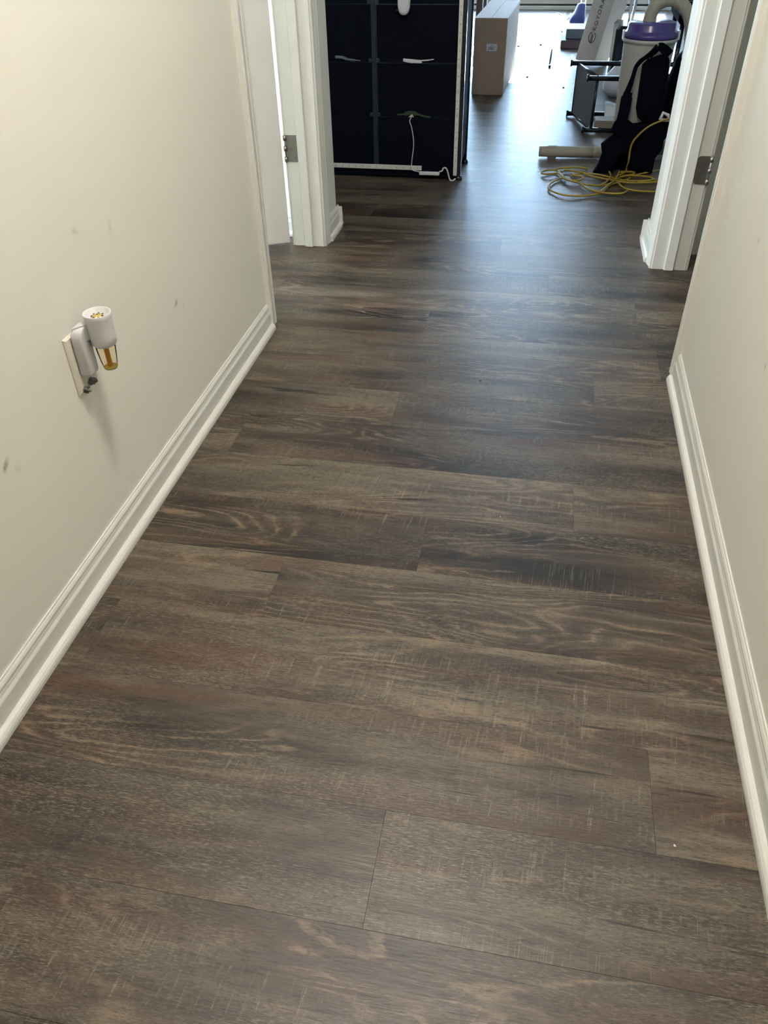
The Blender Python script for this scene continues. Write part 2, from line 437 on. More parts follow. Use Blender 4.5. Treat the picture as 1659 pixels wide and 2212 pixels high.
# bedroom window
wn = struct(thing('window_1', 'white framed window in the side bedroom', 'window', (BX, 2.15, 1.55)))
for a, b, c, d in ((WY0, WY1, WZ0, WZ0+.05), (WY0, WY1, WZ1-.05, WZ1), (WY0, WY0+.05, WZ0, WZ1), (WY1-.05, WY1, WZ0, WZ1), (WY0, WY1, 1.48, 1.53)):
    MB().box(BX-.09, BX-.04, a, b, c, d).build('window_frame', M['trim'], wn)
for c, d in ((WZ0+.05, 1.48), (1.53, WZ1-.05)):
    MB().box(BX-.07, BX-.064, WY0+.05, WY1-.05, c, d).build('pane', M['glass'], wn)

# ------------------------------------------------------------------ baseboards with shoe moulding
BP = [(0, 0), (.011, 0), (.011, .053), (.0102, .0555), (.0078, .060), (.0072, .064), (.0072, .0655), (.0062, .0665), (.0075, .069), (.0075, .0735), (.0055, .078), (.0035, .0805), (.003, .083), (0, .083)]
SP = [(.011, 0), (.0235, 0), (.0235, .007), (.0222, .012), (.0190, .0165), (.015, .019), (.011, .0195)]
def baseboard(name, wallpos, axis, sgn, a, b, label=None, par=None, mitre=0.0):
    """axis 'y': runs along Y on plane x=wallpos ; axis 'x': runs along X on plane y=wallpos"""
    bb = MB().prism([(wallpos + sgn*t, z) for t, z in BP], axis, a, b).build(name, M['trim'], par)
    if par is None: struct(bb, label)
    sh = MB(); prof = [(wallpos + sgn*t, z) for t, z in SP]
    sh.prism(prof, axis, a, b); o = sh.build('shoe_molding', M['trim'], bb)
    return bb
CW, CT = .057, .016
baseboard('baseboard_left', WX, 'y', 1, YB, LJ0-.005-CW, 'white baseboard with shoe moulding along the left hall wall')
baseboard('baseboard_right', RX, 'y', -1, YB, RJ0-.005-CW, 'white baseboard with shoe moulding along the right hall wall')
baseboard('baseboard_left_end', WX, 'y', 1, LJ1+.005+CW, STUB+.0235, 'short white baseboard on the wall end beside the left doorway')
baseboard('baseboard_right_end', RX, 'y', -1, RJ1+.005+CW, STUB+.0235, 'short white baseboard on the wall end beside the right doorway')
baseboard('baseboard_room_near_left', STUB, 'x', 1, XL, WX+.0235)
baseboard('baseboard_room_near_right', STUB, 'x', 1, RX-.0235, XR)
baseboard('baseboard_bedroom', STUB-TH, 'x', -1, BX, WX-TH)
baseboard('baseboard_back_right', YF_, 'x', -1, 1.36, XR)
baseboard('baseboard_back_left', YF_, 'x', -1, XL, -1.81)

# ------------------------------------------------------------------ door frames
CP = [(0, 0), (0, .0085), (.004, .0105), (.010, .0105), (.013, .0085), (.018, .0085), (.030, .012), (.040, .0145), (.0455, .0145), (.047, .0160), (.054, .0160), (.057, .013), (.057, 0)]
def casing(par, wallx, sgn, yin, dirn, top):
    """vertical casing strip: inner edge at yin, growing along dirn"""
    poly = [(wallx + sgn*t, yin + dirn*u) for u, t in CP]
    return MB().prism(poly, 'z', 0, top).build('casing', M['trim'], par)
def hinge(par, X0, X1, Y, z0, z1, barrel_x, round_side):
    """leaf lying on a jamb face that looks towards -Y; barrel at the room side"""
    r = .011; hi = max(X0, X1); lo = min(X0, X1); pts = []
    def arc(cx, cz, a0):
        return [(cx + r*math.cos(a0 + k*PI/10), cz + r*math.sin(a0 + k*PI/10)) for k in range(6)]
    if round_side > 0:
        pts = [(lo, z0)] + arc(hi-r, z0+r, -PI/2) + arc(hi-r, z1-r, 0) + [(lo, z1)]
    else:
        pts = [(hi, z1)] + arc(lo+r, z1-r, PI/2) + arc(lo+r, z0+r, PI) + [(hi, z0)]
    lf = MB().prism(pts, 'y', Y-.003, Y+.001).build('hinge_leaf', M['hinge'], par)
    for z in (z0+.014, z1-.014, (z0+z1)/2):
        cx = (lo+hi)/2 + round_side*.007*(1 if z != (z0+z1)/2 else -1)
        MB().loft([[(cx+.0038*math.cos(2*PI*k/12), Y-.003, z+.0038*math.sin(2*PI*k/12)) for k in range(12)], [(cx+.003*math.cos(2*PI*k/12), Y-.0042, z+.003*math.sin(2*PI*k/12)) for k in range(12)]]).build('screw', M['hinge'], lf)
    n = 5; dz = (z1-z0)/n
    for k in range(n):
        if k % 2: continue
        MB().tube([(barrel_x, Y-.006, z0+k*dz+.0008), (barrel_x, Y-.006, z0+(k+1)*dz-.0008)], .0062, 12).build('knuckle', M['hinge'], lf)
    MB().tube([(barrel_x, Y-.006, z0-.003), (barrel_x, Y-.006, z1+.003)], .003, 8).build('pin', M['hinge'], lf)
def frame(name, label, wx, sgn, y0, y1):
    """wx hall-side wall plane, sgn=+1 wall lies towards -x (left wall) """
    fr = struct(thing(name, label, 'door frame', (wx - sgn*TH/2, (y0+y1)/2, 0)))
    xa, xb = sorted((wx, wx - sgn*TH))
    for (a, b) in ((y0-j, y0), (y1, y1+j)):
        MB().box(xa-.0015, xb+.0015, a, b, 0, DH+j, .001).build('jamb', M['trim'], fr)
    MB().box(xa-.0015, xb+.0015, y0, y1, DH, DH+j).build('head_jamb', M['trim'], fr)
    s0, s1 = sorted((wx - sgn*.040, wx - sgn*.073))
    for (a, b) in ((y0, y0+.011), (y1-.011, y1)):
        MB().box(s0, s1, a, b, 0, DH, .0025).build('door_stop', M['trim'], fr)
    for side, wxx, sg in ((0, wx, sgn), (1, wx - sgn*TH, -sgn)):
        casing(fr, wxx, sg, y0-.005, -1, DH+.062); casing(fr, wxx, sg, y1+.005, 1, DH+.062)
        MB().prism([(wxx + sg*t, DH+.005+u) for u, t in CP], 'y', y0-.062, y1+.062).build('head_casing', M['trim'], fr)
    return fr
fL = frame('trim_1', 'white moulded door frame of the left hall doorway with nickel hinge', WX, 1, LJ0, LJ1)
fR = frame('trim_2', 'white moulded door frame of the right hall doorway with nickel hinge', RX, -1, RJ0, RJ1)
hinge(fL, WX-TH+.002, WX-.066, LJ1-.0005, .312, .402, WX-TH-.003, 1)
hinge(fL, WX-TH+.002, WX-.066, LJ1-.0005, 1.70, 1.79, WX-TH-.003, 1)
hinge(fR, RX+.075, RX+TH-.001, RJ1-.0005, .300, .388, RX+TH+.004, -1)
hinge(fR, RX+.075, RX+TH-.001, RJ1-.0005, 1.70, 1.79, RX+TH+.004, -1)

# open bedroom door, swung into the side room about its hinge
ang = math.radians(26)
Td = Matrix.Translation((WX-TH-.012, LJ1-.004, 0)) @ Matrix.Rotation(PI + ang, 4, 'Z')
dr = struct(thing('door_1', 'plain white bedroom door standing open in the left doorway', 'door', (WX-TH-.007, LJ1-.004, 0)))
DW = .645
slab = MB(Td).box(.006, DW, -.035, 0, .012, 2.03, .002).build('door_leaf', M['door'], dr)
for (x0, x1, z0, z1) in ((.09, .29, .25, .95), (.36, .56, .25, .95), (.09, .29, 1.1, 1.85), (.36, .56, 1.1, 1.85)):
    for yy in ((-.039, -.034), (-.001, .004)):
        MB(Td).box(x0, x1, yy[0], yy[1], z0, z1, .003).build('door_panel', M['door'], dr)
for s in (-1, 1):
    y = -.0175 + s*.05
    MB(Td).tube([(.59, -.0175 + s*.017, .93), (.59, y, .93)], .011, 12).tube([(.59, y, .93), (.59, y+s*.012, .93), (.59, y+s*.026, .93), (.59, y+s*.034, .93)], [.014, .026, .026, .012], 16).build('door_knob', M['hinge'], dr)
# glazed patio door at the far end
pd = struct(thing('door_3', 'white three-panel glazed patio door at the bright far end of the room', 'door', (-.225, YF_, 0)))
for x in (-1.735, -.74, .25, 1.245):
    MB().box(x, x+.04, YF_-.005, YF_+.12, 0, 2.08).build('mullion', M['trim'], pd)
MB().box(-1.70, 1.25, YF_-.005, YF_+.12, 2.03, 2.08).build('head_jamb', M['trim'], pd)
MB().box(-1.735, 1.285, YF_-.03, YF_+.14, -.005, .030, .004).build('threshold', M['trim'], pd)
for x0, x1 in ((-1.695, -.74), (-.70, .25), (.29, 1.245)):
    MB().box(x0, x1, YF_+.02, YF_+.05, .030, .050).build('sweep_gap_shade', M['black'], pd)  # black strip at the sweep, shadow of the gap put in as colour
    lf = MB(); a, b, g = x0+.003, x1-.003, .135
    lf.box(a, a+g, YF_+.01, YF_+.055, .048, 2.028).box(b-g, b, YF_+.01, YF_+.055, .048, 2.028)
    lf.box(a+g, b-g, YF_+.01, YF_+.055, .048, .19).box(a+g, b-g, YF_+.01, YF_+.055, 1.93, 2.028)
    lf.build('door_leaf', M['door'], pd)
    MB().box(a+g-.005, b-g+.005, YF_+.03, YF_+.036, .185, 1.935).build('pane', M['filterglass'], pd)
MB().tube([(.20, YF_+.01, .95), (.20, YF_-.05, .95)], .01, 10).tube([(.20, YF_-.05, .95), (.11, YF_-.055, .95)], .009, 10).build('handle', M['hinge'], pd)
for x, s in ((-1.74, -1), (1.29, 1)):
    MB().prism([(x + s*u, YF_ - t) for u, t in CP], 'z', 0, 2.14).build('casing', M['trim'], pd)

# ------------------------------------------------------------------ hall ceiling lamp (above the frame)
lx, ly = -.19, 1.12
lp = thing('ceiling_lamp_offscreen', 'round frosted dome lamp on the hall ceiling above the outlet', 'lamp', (lx, ly, CEIL))
MB().lathe([(.15, CEIL), (.165, CEIL-.005), (.165, CEIL-.02), (.15, CEIL-.025)], lx, ly).build('lamp_base', M['hinge'], lp)
MB().lathe([(.148, CEIL-.022), (.145, CEIL-.045), (.125, CEIL-.07), (.085, CEIL-.088), (.03, CEIL-.096), (.004, CEIL-.097)], lx, ly).build('lamp_shade_offscreen', M['glow'], lp)

# ------------------------------------------------------------------ outlet and plug-in air freshener on the left wall
op = thing('outlet_plate', 'ivory wall outlet plate low on the left hall wall', 'outlet', (WX, 1.166, .430))
MB().loft([[(WX, 1.131, .374), (WX, 1.201, .374), (WX, 1.201, .486), (WX, 1.131, .486)], [(WX+.003, 1.131, .374), (WX+.003, 1.201, .374), (WX+.003, 1.201, .486), (WX+.003, 1.131, .486)],
           [(WX+.0058, 1.134, .377), (WX+.0058, 1.198, .377), (WX+.0058, 1.198, .483), (WX+.0058, 1.134, .483)]]).build('cover_plate', M['ivory'], op)
for zc in (.411, .450):
    rc = MB().loft([[(WX+x, 1.166+.017*math.copysign(abs(math.cos(a))**.6, math.cos(a)), zc+.0145*math.copysign(abs(math.sin(a))**.6, math.sin(a))) for a in [2*PI*k/20 for k in range(20)]] for x in (.005, .0072)]).build('receptacle', M['ivory'], op)
    for dy in (-.0065, .0065):
        MB().box(WX+.0069, WX+.0076, 1.166+dy-.001, 1.166+dy+.001, zc-.001, zc+.007).build('slot', M['ink'], rc)
    MB().lathe([(.0022, 0), (.0022, .0006)], 0, 0, 10)
MB().loft([[(WX+x, 1.166+.003*math.cos(2*PI*k/10), .4305+.003*math.sin(2*PI*k/10)) for k in range(10)] for x in (.0055, .0068)]).build('screw', M['ivory'], op)

AX, AY = WX+.050, 1.183
af = thing('air_freshener', 'white plug-in air freshener with a clear vial of amber oil', 'air freshener', (WX+.006, AY-.015, .43))
# upright plug housing against the plate, bridging over to the cup
hp = MB()
def rr(cx, cy, hx, hy, z, e=4, n=20):
    return [(cx + hx*math.copysign(abs(math.cos(a))**(2/e), math.cos(a)), cy + hy*math.copysign(abs(math.sin(a))**(2/e), math.sin(a)), z) for a in [2*PI*k/n for k in range(n)]]
HY = AY - .020
hp.loft([rr(WX+.0175, HY, .0105, .0150, .4085, 6), rr(WX+.0175, HY, .0112, .0168, .4115, 6), rr(WX+.0175, HY, .0112, .0168, .478, 6), rr(WX+.0185, HY+.0005, .0115, .0160, .489, 6), rr(WX+.0205, HY+.003, .0105, .0135, .497, 6), rr(WX+.025, HY+.006, .006, .009, .500, 6)], True, True)
hp.build('plug_housing', M['plastic'], af)
hb = MB().loft([[Vector((WX+.012+t*.022, HY-.012+t*.014, .474)), Vector((WX+.012+t*.022, HY+.014+t*.012, .474)), Vector((WX+.012+t*.022, HY+.014+t*.012, .500+t*.004)), Vector((WX+.012+t*.022, HY-.012+t*.014, .500+t*.004))] for t in (0, .33, .66, 1)])
hb.build('bridge', M['plastic'], af)
# cup with a funnel mouth
cp = MB().lathe([(.0205, .459), (.0225, .462), (.0232, .475), (.0235, .500), (.0245, .512), (.0252, .5195), (.0245, .5205), (.0232, .5195), (.0205, .512), (.015, .507), (.001, .506)], AX, AY, 40, caps=True)
cp.build('cup', M['plastic'], af)
gr = MB()
gp = [(.0130, .5068), (.0125, .5110), (.0098, .5142), (.005, .5160), (.0006, .5165)]
gr.lathe(gp, AX, AY, 20); g_o = gr.build('vent_grille', M['gold'], af)
for k in range(7):
    a = 2*PI*k/7
    MB(Matrix.Translation((AX+.0098*math.cos(a), AY+.0098*math.sin(a), .5142))).lathe([(.0004, -.0014), (.0020, 0), (.0020, .0007), (.0004, .0012)], 0, 0, 8).build('vent_hole', M['ink'], g_o)
MB(Matrix.Translation((AX, AY, .5163))).lathe([(.0004, -.001), (.0016, 0), (.0016, .0005), (.0004, .0009)], 0, 0, 8).build('vent_hole', M['ink'], g_o)
bt = MB().lathe([(.0185, .461), (.0180, .452), (.0175, .445), (.0150, .425), (.0128, .413), (.0118, .410), (.002, .4095)], AX, AY, 32).build('vial', M['bottle'], af)
MB().lathe([(.0125, .4135), (.0115, .4112), (.002, .4108)], AX, AY, 24).build('oil', M['oil'], bt)
MB().box(AX-.0035, AX+.0035, AY-.0035, AY+.0035, .4125, .462, .0005).build('wick', M['wick'], bt)
# vial edge rim, catches the light as in the photo
MB().lathe([(.0186, .4605), (.0194, .459), (.0186, .4575)], AX, AY, 32, caps=False).build('vial_collar', M['plastic'], af)

def lump(name, c, r, mt, label, cat, group=None, flat=.6, seed=0, n=9, mm=6, parent=None, jit=.3):
    rnd = random.Random(seed); mb = MB(); rs = []
    for i in range(mm+1):
        th = PI*i/mm; rs.append([])
        for k in range(n):
            q_ = r*(1 + rnd.uniform(-jit, jit)); q_ = max(q_*math.sin(th), r*.02)
            rs[-1].append((c[0]+q_*math.cos(2*PI*k/n), c[1]+q_*math.sin(2*PI*k/n), c[2]-r*flat*math.cos(th)))
    mb.loft(rs, True, True); o = mb.build(name, mt, parent)
    if label: tag(o, label, cat, group)
    return o
lump('dust_clump', (WX+.010, 1.171, .384), .0070, M['dust'], 'dark dust clump clinging right under the vial of the air freshener', 'dust', 'dust clumps on the outlet plate', 1.0, 3, 13, 9, None, .6)
lump('dust_clump', (WX+.009, 1.149, .378), .0065, M['dust'], 'dark dust clump on the bottom corner of the outlet plate', 'dust', 'dust clumps on the outlet plate', 1.0, 5, 13, 9, None, .6)

# ------------------------------------------------------------------ navy fabric dresser
DX1, DXC, DY = -.368, -.772, 3.852
DX0 = 2*DXC - DX1 - .0
ROWS = [.045, .275, .493, .711, .929, 1.147]
ds = thing('fabric_dresser', 'navy black fabric storage dresser standing past the left doorway', 'dresser', (DXC, DY+.15, 0))
DD = .30
for x in (DX0, DX1-.02):
    for y in (DY, DY+DD-.02):
        MB().box(x, x+.02, y, y+.02, .012, ROWS[-1]+.02, .002).build('corner_post', M['black'], ds)
        MB().lathe([(.017, 0), (.018, .004), (.014, .014), (.011, .018)], x+.01, y+.01, 16).build('foot', M['black'], ds)
MB().box(DXC-.010, DXC+.010, DY-.006, DY+.012, .045, ROWS[-1]+.02, .002).build('center_post', M['post'], ds)
for z in ROWS:
    MB().box(DX0+.02, DX1-.02, DY+.004, DY+.018, z-.007, z+.007).build('cross_rail', M['navy'], ds)
    for s in (-1, 1):
        MB().box(DXC+s*.017-.007, DXC+s*.017+.007, DY-.009, DY+.006, z-.007, z+.007, .002).build('clip', M['clip'], ds)
for a, b in zip(ROWS[:-1], ROWS[1:]):
    for x0, x1 in ((DX0+.021, DXC-.013), (DXC+.013, DX1-.021)):
        mb = MB(); y = DY+.006; n_ = 6
        # slightly slack fabric face
        g = [[(x0+(x1-x0)*i/n_, y - .004*math.sin(PI*i/n_)*math.sin(PI*k/n_), a+.008+(b-a-.020)*k/n_) for i in range(n_+1)] for k in range(n_+1)]
        vs = [p for r_ in g for p in r_]; fs = [(k*(n_+1)+i, k*(n_+1)+i+1, (k+1)*(n_+1)+i+1, (k+1)*(n_+1)+i) for k in range(n_) for i in range(n_)]
        mb.add(vs, fs, True); mb.box(x0, x1, y+.0005, DY+DD-.03, a+.008, b-.012)
        mb.build('drawer', M['navy'], ds)
MB().box(DX1-.012, DX1-.006, DY+.02, DY+DD-.02, .06, ROWS[-1]).build('side_panel', M['navy'], ds)
MB().box(DX0+.006, DX0+.012, DY+.02, DY+DD-.02, .06, ROWS[-1]).build('side_panel', M['navy'], ds)
MB().box(DX0+.02, DX1-.02, DY+.004, DY+DD-.02, .006, .040, .002).build('gap_light_block', M['navy'], ds)  # added board, blocks the light showing under the drawers
MB().box(DX0-.01, DX1+.01, DY-.01, DY+DD+.01, ROWS[-1]+.02, ROWS[-1]+.035, .004).build('top_board', M['darkwood'], ds)

# LED light strips stuck to the dresser, with controller and leads
lx0, lx1 = -.403, -.386
ls = thing('led_strip', 'white light strip running up the corner of the dresser', 'light strip', (-.394, DY, .02))
MB().box(lx0, lx1, DY-.0055, DY-.0002, .020, 1.12, .001).build('strip', M['led'], ls)
for k in range(34):
    z = .045 + k*.0325
    for dz in ((0, .006, .012) if k % 3 == 1 else (0,)):
        MB().box(lx0+.005, lx1-.005, DY-.0066, DY-.005, z+dz, z+dz+.0035).build('diode', M['diode'], ls)
ls2 = thing('led_strip', 'white light strip along the bottom rail of the dresser', 'light strip', (-.85, DY, .05))
MB().box(DX0+.02, -.553, DY-.0105, DY-.004, .040, .060, .001).build('strip', M['led'], ls2)
for k in range(18):
    x = DX0+.04+k*.033
    MB().box(x, x+.005, DY-.0112, DY-.0100, .046, .054).build('diode', M['diode'], ls2)
lc = thing('light_controller', 'small white inline light controller with leads at the foot of the dresser', 'controller', (-.51, DY-.02, .02))
MB().box(-.563, -.466, DY-.022, DY-.006, .022, .037, .003).build('controller_body', M['plastic'], lc)
pts = [onY(*p, DY-.014) for p in ((889, 252), (885, 262), (889, 275), (893, 300), (893, 320), (890, 345), (889, 362), (893, 368), (906, 371))]
MB().tube(catmull(pts), .0022, 8).build('lead', M['plastic'], lc)
pts = [onY(*p, DY-.016) for p in ((949, 371), (955, 369), (958, 363), (964, 364), (968, 375), (971, 386), (976, 391), (984, 386))]
MB().tube(catmull(pts), .0035, 8).build('lead', M['plastic'], lc)
p0 = onY(889, 250, DY-.012)
MB().prism([(p0.x-.014, p0.z-.006), (p0.x-.002, p0.z+.003), (p0.x+.001, p0.z+.007), (p0.x+.004, p0.z+.002), (p0.x+.010, p0.z-.006), (p0.x, p0.z-.003)], 'y', DY-.016, DY-.006).build('adhesive_tab', M['plastic'], lc)
pk = thing('oval_puck', 'white oval plastic puck hanging on the dresser front', 'puck', (-.636, DY-.02, .70))
mb = MB()
for i, (yy, sc) in enumerate(((0, .90), (-.008, 1), (-.022, 1), (-.030, .93), (-.034, .75))):
    pass
mb.loft([[(-.635 + .0265*sc*math.copysign(abs(math.cos(a))**.8, math.cos(a)), DY-.004+yy, .714 + .049*sc*math.copysign(abs(math.sin(a))**.8, math.sin(a))) for a in [2*PI*k/28 for k in range(28)]] for yy, sc in ((0, .90), (-.008, 1), (-.022, 1), (-.030, .93), (-.034, .75))], True, True)
mb.build('puck_body', M['plastic'], pk)
MB().tube([(-.656, DY-.02, .684), (-.664, DY-.024, .684), (-.668, DY-.022, .682)], .003, 8).build('hook', M['clip'], pk)
c1 = [onY(*p, DY-.006) for p in ((871, 128), (885, 129), (905, 131), (925, 130), (937, 128))]
c2 = [onY(*p, DY-.008) for p in ((871, 129), (880, 132), (895, 134), (912, 135))]
fd = MB().ribbon(catmull(c1, 4), [.006]*9 + [.005]*4 + [.004]*3 + [.002], .004, (0, 0, 1)).ribbon(catmull(c2, 4), [.012]*4 + [.011]*4 + [.008]*4 + [.002], .003, (0, 0, 1))
tag(fd.build('card_edge', M['plastic']), 'folded white card edge poking out between dresser drawers', 'card')
c3 = [onY(*p, DY-.004) for p in ((724, 123), (740, 124), (750, 128), (765, 130), (778, 131))]
tag(MB().ribbon(catmull(c3, 4), [.012]*8 + [.009]*5 + [.005]*4, .004, (0, 0, 1)).build('cloth_edge', M['grey']), 'grey cloth edge caught between the left dresser drawers', 'cloth')
c4 = [onY(*p, DY-.004) for p in ((858, 248), (872, 247), (885, 244), (898, 246), (915, 251), (930, 253))]
tag(MB().ribbon(catmull(c4, 4), [.006]*5 + [.018]*8 + [.008]*8, .006, (0, 0, 1)).build('cloth_edge', M['greencloth']), 'dark olive cloth edge bulging out above the lowest dresser drawer', 'cloth')

# ------------------------------------------------------------------ brown carton
Tb = Matrix.Translation((-.396, 5.72, 0)) @ Matrix.Rotation(math.radians(-1.9), 4, 'Z')
bx = thing('cardboard_box', 'tall narrow brown cardboard box with a white address label', 'box', (-.396, 5.72, 0))
MB(Tb).box(-.103, .103, 0, .92, 0, .43, .006).build('carton_body', M['card'], bx)
MB(Tb).box(-.104, -.001, .003, .917, .4295, .4335, .001).build('top_flap', M['card'], bx)
MB(Tb).box(.001, .104, .003, .917, .4295, .4335, .001).build('top_flap', M['card'], bx)
lb = MB(Tb).box(-.020, .047, -.0012, .002, .255, .294).build('shipping_label', M['label'], bx)
for z, a, b in ((.284, .006, .020), (.275, -.008, .032), (.269, -.004, .026), (.263, -.010, .028)):
    MB(Tb).box(a, b, -.0017, -.0008, z, z+.0028).build('print_line', M['ink'], lb)

# things half hidden between dresser and box
sh = thing('side_table', 'dark wooden side table leg and top behind the brown box', 'table', (-.72, 7.3, 0))
for x in (-.59, -1.0):
    for y in (7.15, 7.55): MB().box(x-.025, x+.025, y-.025, y+.025, 0, .55, .003).build('leg', M['darkwood'], sh)
MB().box(-1.06, -.53, 7.09, 7.61, .55, .58, .004).build('table_top', M['darkwood'], sh)
tag(MB().tube(catmull([fl(1015, 84, .004), fl(1018, 88, .02), fl(1023, 96, .02), fl(1028, 104, .004), fl(1040, 116, .004)]), .005, 8).build('loose_cable', M['ink']), 'thin dark cable lying on the bright floor behind the brown box', 'cable')

# ------------------------------------------------------------------ black four-legged stand lying on its side
st = thing('metal_stand', 'black metal four-legged stand with grey shelves lying on its side', 'stand', (.50, 5.0, 0))
YN, YFAR, ZB, ZT = 4.80, 5.185, .018, .272
SX0, SX1 = .205, .86
def leg(y, z, x0, xlen):
    o = MB().tube([(x0+.006, y, z), (xlen, y, z)], .0125, 14).build('leg', M['black'], st)
    MB().tube([(x0-.002, y, z), (x0+.003, y, z), (x0+.012, y, z)], [.017, .018, .013], 14).build('foot_cap', M['black'], o)
leg(YN, ZB, SX0, SX1); leg(YN, ZT, SX0-.008, SX1); leg(YFAR, ZB, SX0-.085, SX1); leg(YFAR, ZT+.008, SX0-.095, SX1)
def shelf(xn, xf, nm='shelf'):
    # shelf plane runs between near and far legs
    t = .008
    mb = MB(); a = (xn, YN); b = (xf, YFAR)
    def q_(z): return [(a[0], a[1], z), (b[0], b[1], z), (b[0]+t, b[1], z), (a[0]+t, a[1], z)]
    mb.loft([q_(ZB+.004), q_(ZT+.004)]).build(nm, M['grey'], st)
    for z in (ZB, ZT+.006):
        MB().tube([(xn+.004, YN, z), (xf+.004, YFAR, z)], .008, 10).build('cross_bar', M['black'], st)
    for (x, y) in ((xn+.004, YN), (xf+.004, YFAR)):
        MB().tube([(x, y, ZB), (x, y, ZT)], .008, 10).build('shelf_edge_bar', M['black'], st)
shelf(.248, .150); shelf(.62, .60)

# stuff lying inside and behind the stand
pp = MB(); nx = 10
rnd = random.Random(4)
g = [[(.33+.30*i/nx, 4.98+.16*k/5, .004+.10*(k/5)**1.2*(1-.25*math.sin(i*.7))+.008*math.sin(i*1.9+k)) for i in range(nx+1)] for k in range(6)]
pp.add([p for r_ in g for p in r_], [(k*(nx+1)+i, k*(nx+1)+i+1, (k+1)*(nx+1)+i+1, (k+1)*(nx+1)+i) for k in range(5) for i in range(nx)], True)
po = pp.build('paper_sheet', M['white']); sm = po.modifiers.new('thick', 'SOLIDIFY'); sm.thickness = .002
tag(po, 'crumpled white paper sheet inside the overturned stand', 'paper')
tag(MB().box(.275, .58, 4.85, 4.965, .001, .055, .004).build('flat_carton', M['tray']), 'low grey-brown flat carton inside the overturned stand', 'box')

# ------------------------------------------------------------------ leaning grey carton with printed name
cx_, cy_ = .308, 6.70
yaw = math.radians(-33)
Tt = Matrix.Translation((cx_, cy_, 0.0)) @ Matrix.Rotation(math.radians(11.5), 4, 'Y') @ Matrix.Rotation(yaw, 4, 'Z')
LW, LD, LH = .165, .20, 1.15
zmin = min((Tt @ Vector(p)).z for p in ((-LW, 0, 0), (0, 0, 0), (0, LD, 0), (-LW, LD, 0)))
Tt = Matrix.Translation((0, 0, -zmin)) @ Tt
tv = thing('leaning_carton', 'tall slim grey carton with printed brand lettering leaning sideways', 'box', (cx_, cy_, 0))
MB(Tt).box(-LW, 0, 0, LD, 0, LH, .004).build('carton_body', M['tvcard'], tv)
def text_on(txt, size, Tm, mt, parent, name='lettering'):
    cu = bpy.data.curves.new(name, 'FONT'); cu.body = txt; cu.size = size; cu.extrude = .0006; cu.align_x = 'LEFT'; cu.align_y = 'CENTER'; cu.space_character = 1.3
    to = bpy.data.objects.new(name, cu); C.objects.link(to)
    bpy.context.view_layer.update()
    me = bpy.data.meshes.new_from_object(to.evaluated_get(bpy.context.evaluated_depsgraph_get()))
    bpy.data.objects.remove(to)
    me.transform(Tm)
    o = bpy.data.objects.new(name, me); C.objects.link(o); me.materials.clear(); me.materials.append(mt); attach(o, parent); return o
# face plane y=0 of the carton, lettering reads upwards
FACE = Tt @ Matrix.Translation((-LW/2, -.0012, 0)) @ Matrix(((0, -1, 0, 0), (0, 0, -1, 0), (1, 0, 0, 0), (0, 0, 0, 1)))
text_on('KOYORA', .040, FACE @ Matrix.Translation((.206, 0, 0)), M['ink'], tv)
ring = MB(FACE @ Matrix.Translation((.164, 0, 0)))
for r0, r1, a0, a1 in ((.029, .024, .35, 5.9),):
    n_ = 28
    ring.loft([[( (r0 if s_ in (0, 3) else r1)*math.cos(a0+(a1-a0)*k/n_)*1.25, (r0 if s_ in (0, 3) else r1)*math.sin(a0+(a1-a0)*k/n_), (.0006 if s_ < 2 else -.0006)) for s_ in range(4)] for k in range(n_+1)])
ring.box(-.038, .016, -.008, -.003, -.0006, .0006).box(-.030, .022, .003, .008, -.0006, .0006)
ring.build('emblem', M['ink'], tv)

# ------------------------------------------------------------------ boxes stacked by the bright floor
tag(MB().box(.060, .33, 7.56, 7.90, 0, .062, .006).build('maroon_case', M['maroon']), 'flat dark maroon case at the bottom of the stack by the leaning carton', 'case')
tag(MB().box(.095, .34, 7.62, 7.95, .062, .135, .006).build('teal_case', M['teal']), 'dark teal flat case lying on the maroon case', 'case')
tag(MB().box(.115, .26, 8.05, 8.5, 0, .10, .006).build('white_carton', M['bag']), 'low white carton behind the stacked dark cases', 'box')
bg_ = thing('blue_bag', 'bright blue plastic bag slumped on the low white carton', 'bag', (.19, 8.3, .10))
MB().loft([rr(.185, 8.24, .060, .085, .1005, 4), rr(.185, 8.24, .068, .092, .112, 4), rr(.187, 8.25, .066, .088, .150, 3.2), rr(.200, 8.30, .050, .060, .175, 3), rr(.212, 8.33, .036, .045, .235, 2.6), rr(.214, 8.33, .012, .02, .245, 2.4)], True, True).build('bag_body', M['blue'], bg_)
mb = MB().loft([[(.10+.03*i, 8.40+.02*math.sin(i*2), .105+.03*abs(math.sin(i*.9))), (.10+.03*i, 8.56, .11+.03*abs(math.sin(i*1.3))), (.10+.03*i, 8.56, .105+.03*abs(math.sin(i*1.3))), (.10+.03*i, 8.40+.02*math.sin(i*2), .101+.03*abs(math.sin(i*.9)))] for i in range(6)], True, True)
mb.build('bag_flap', M['bag'], bg_)
rod = thing('clear_rod', 'thin clear plastic rod lying on the bright floor', 'rod', (0, 7.8, 0))
a, b = fl(1186, 146), fl(1200, 56)
MB().tube([a+Vector((0,0,.006)), b+Vector((0,0,.006))], .0055, 8).build('rod_tube', M['rodglass'], rod)
MB().tube([a+Vector((.007,0,.0035)), b+Vector((.007,0,.0035))], .003, 8).build('rod_rail', M['chrome'], rod)
MB().tube([a+Vector((.003,-.02,.008)), a+Vector((.003,.03,.008))], .009, 10).build('rod_end', M['clip'], rod)
string = [fl(*p) + Vector((0, 0, .004)) for p in ((1206, 30), (1213, 34), (1210, 42), (1212, 55), (1211, 62), (1214, 70))]
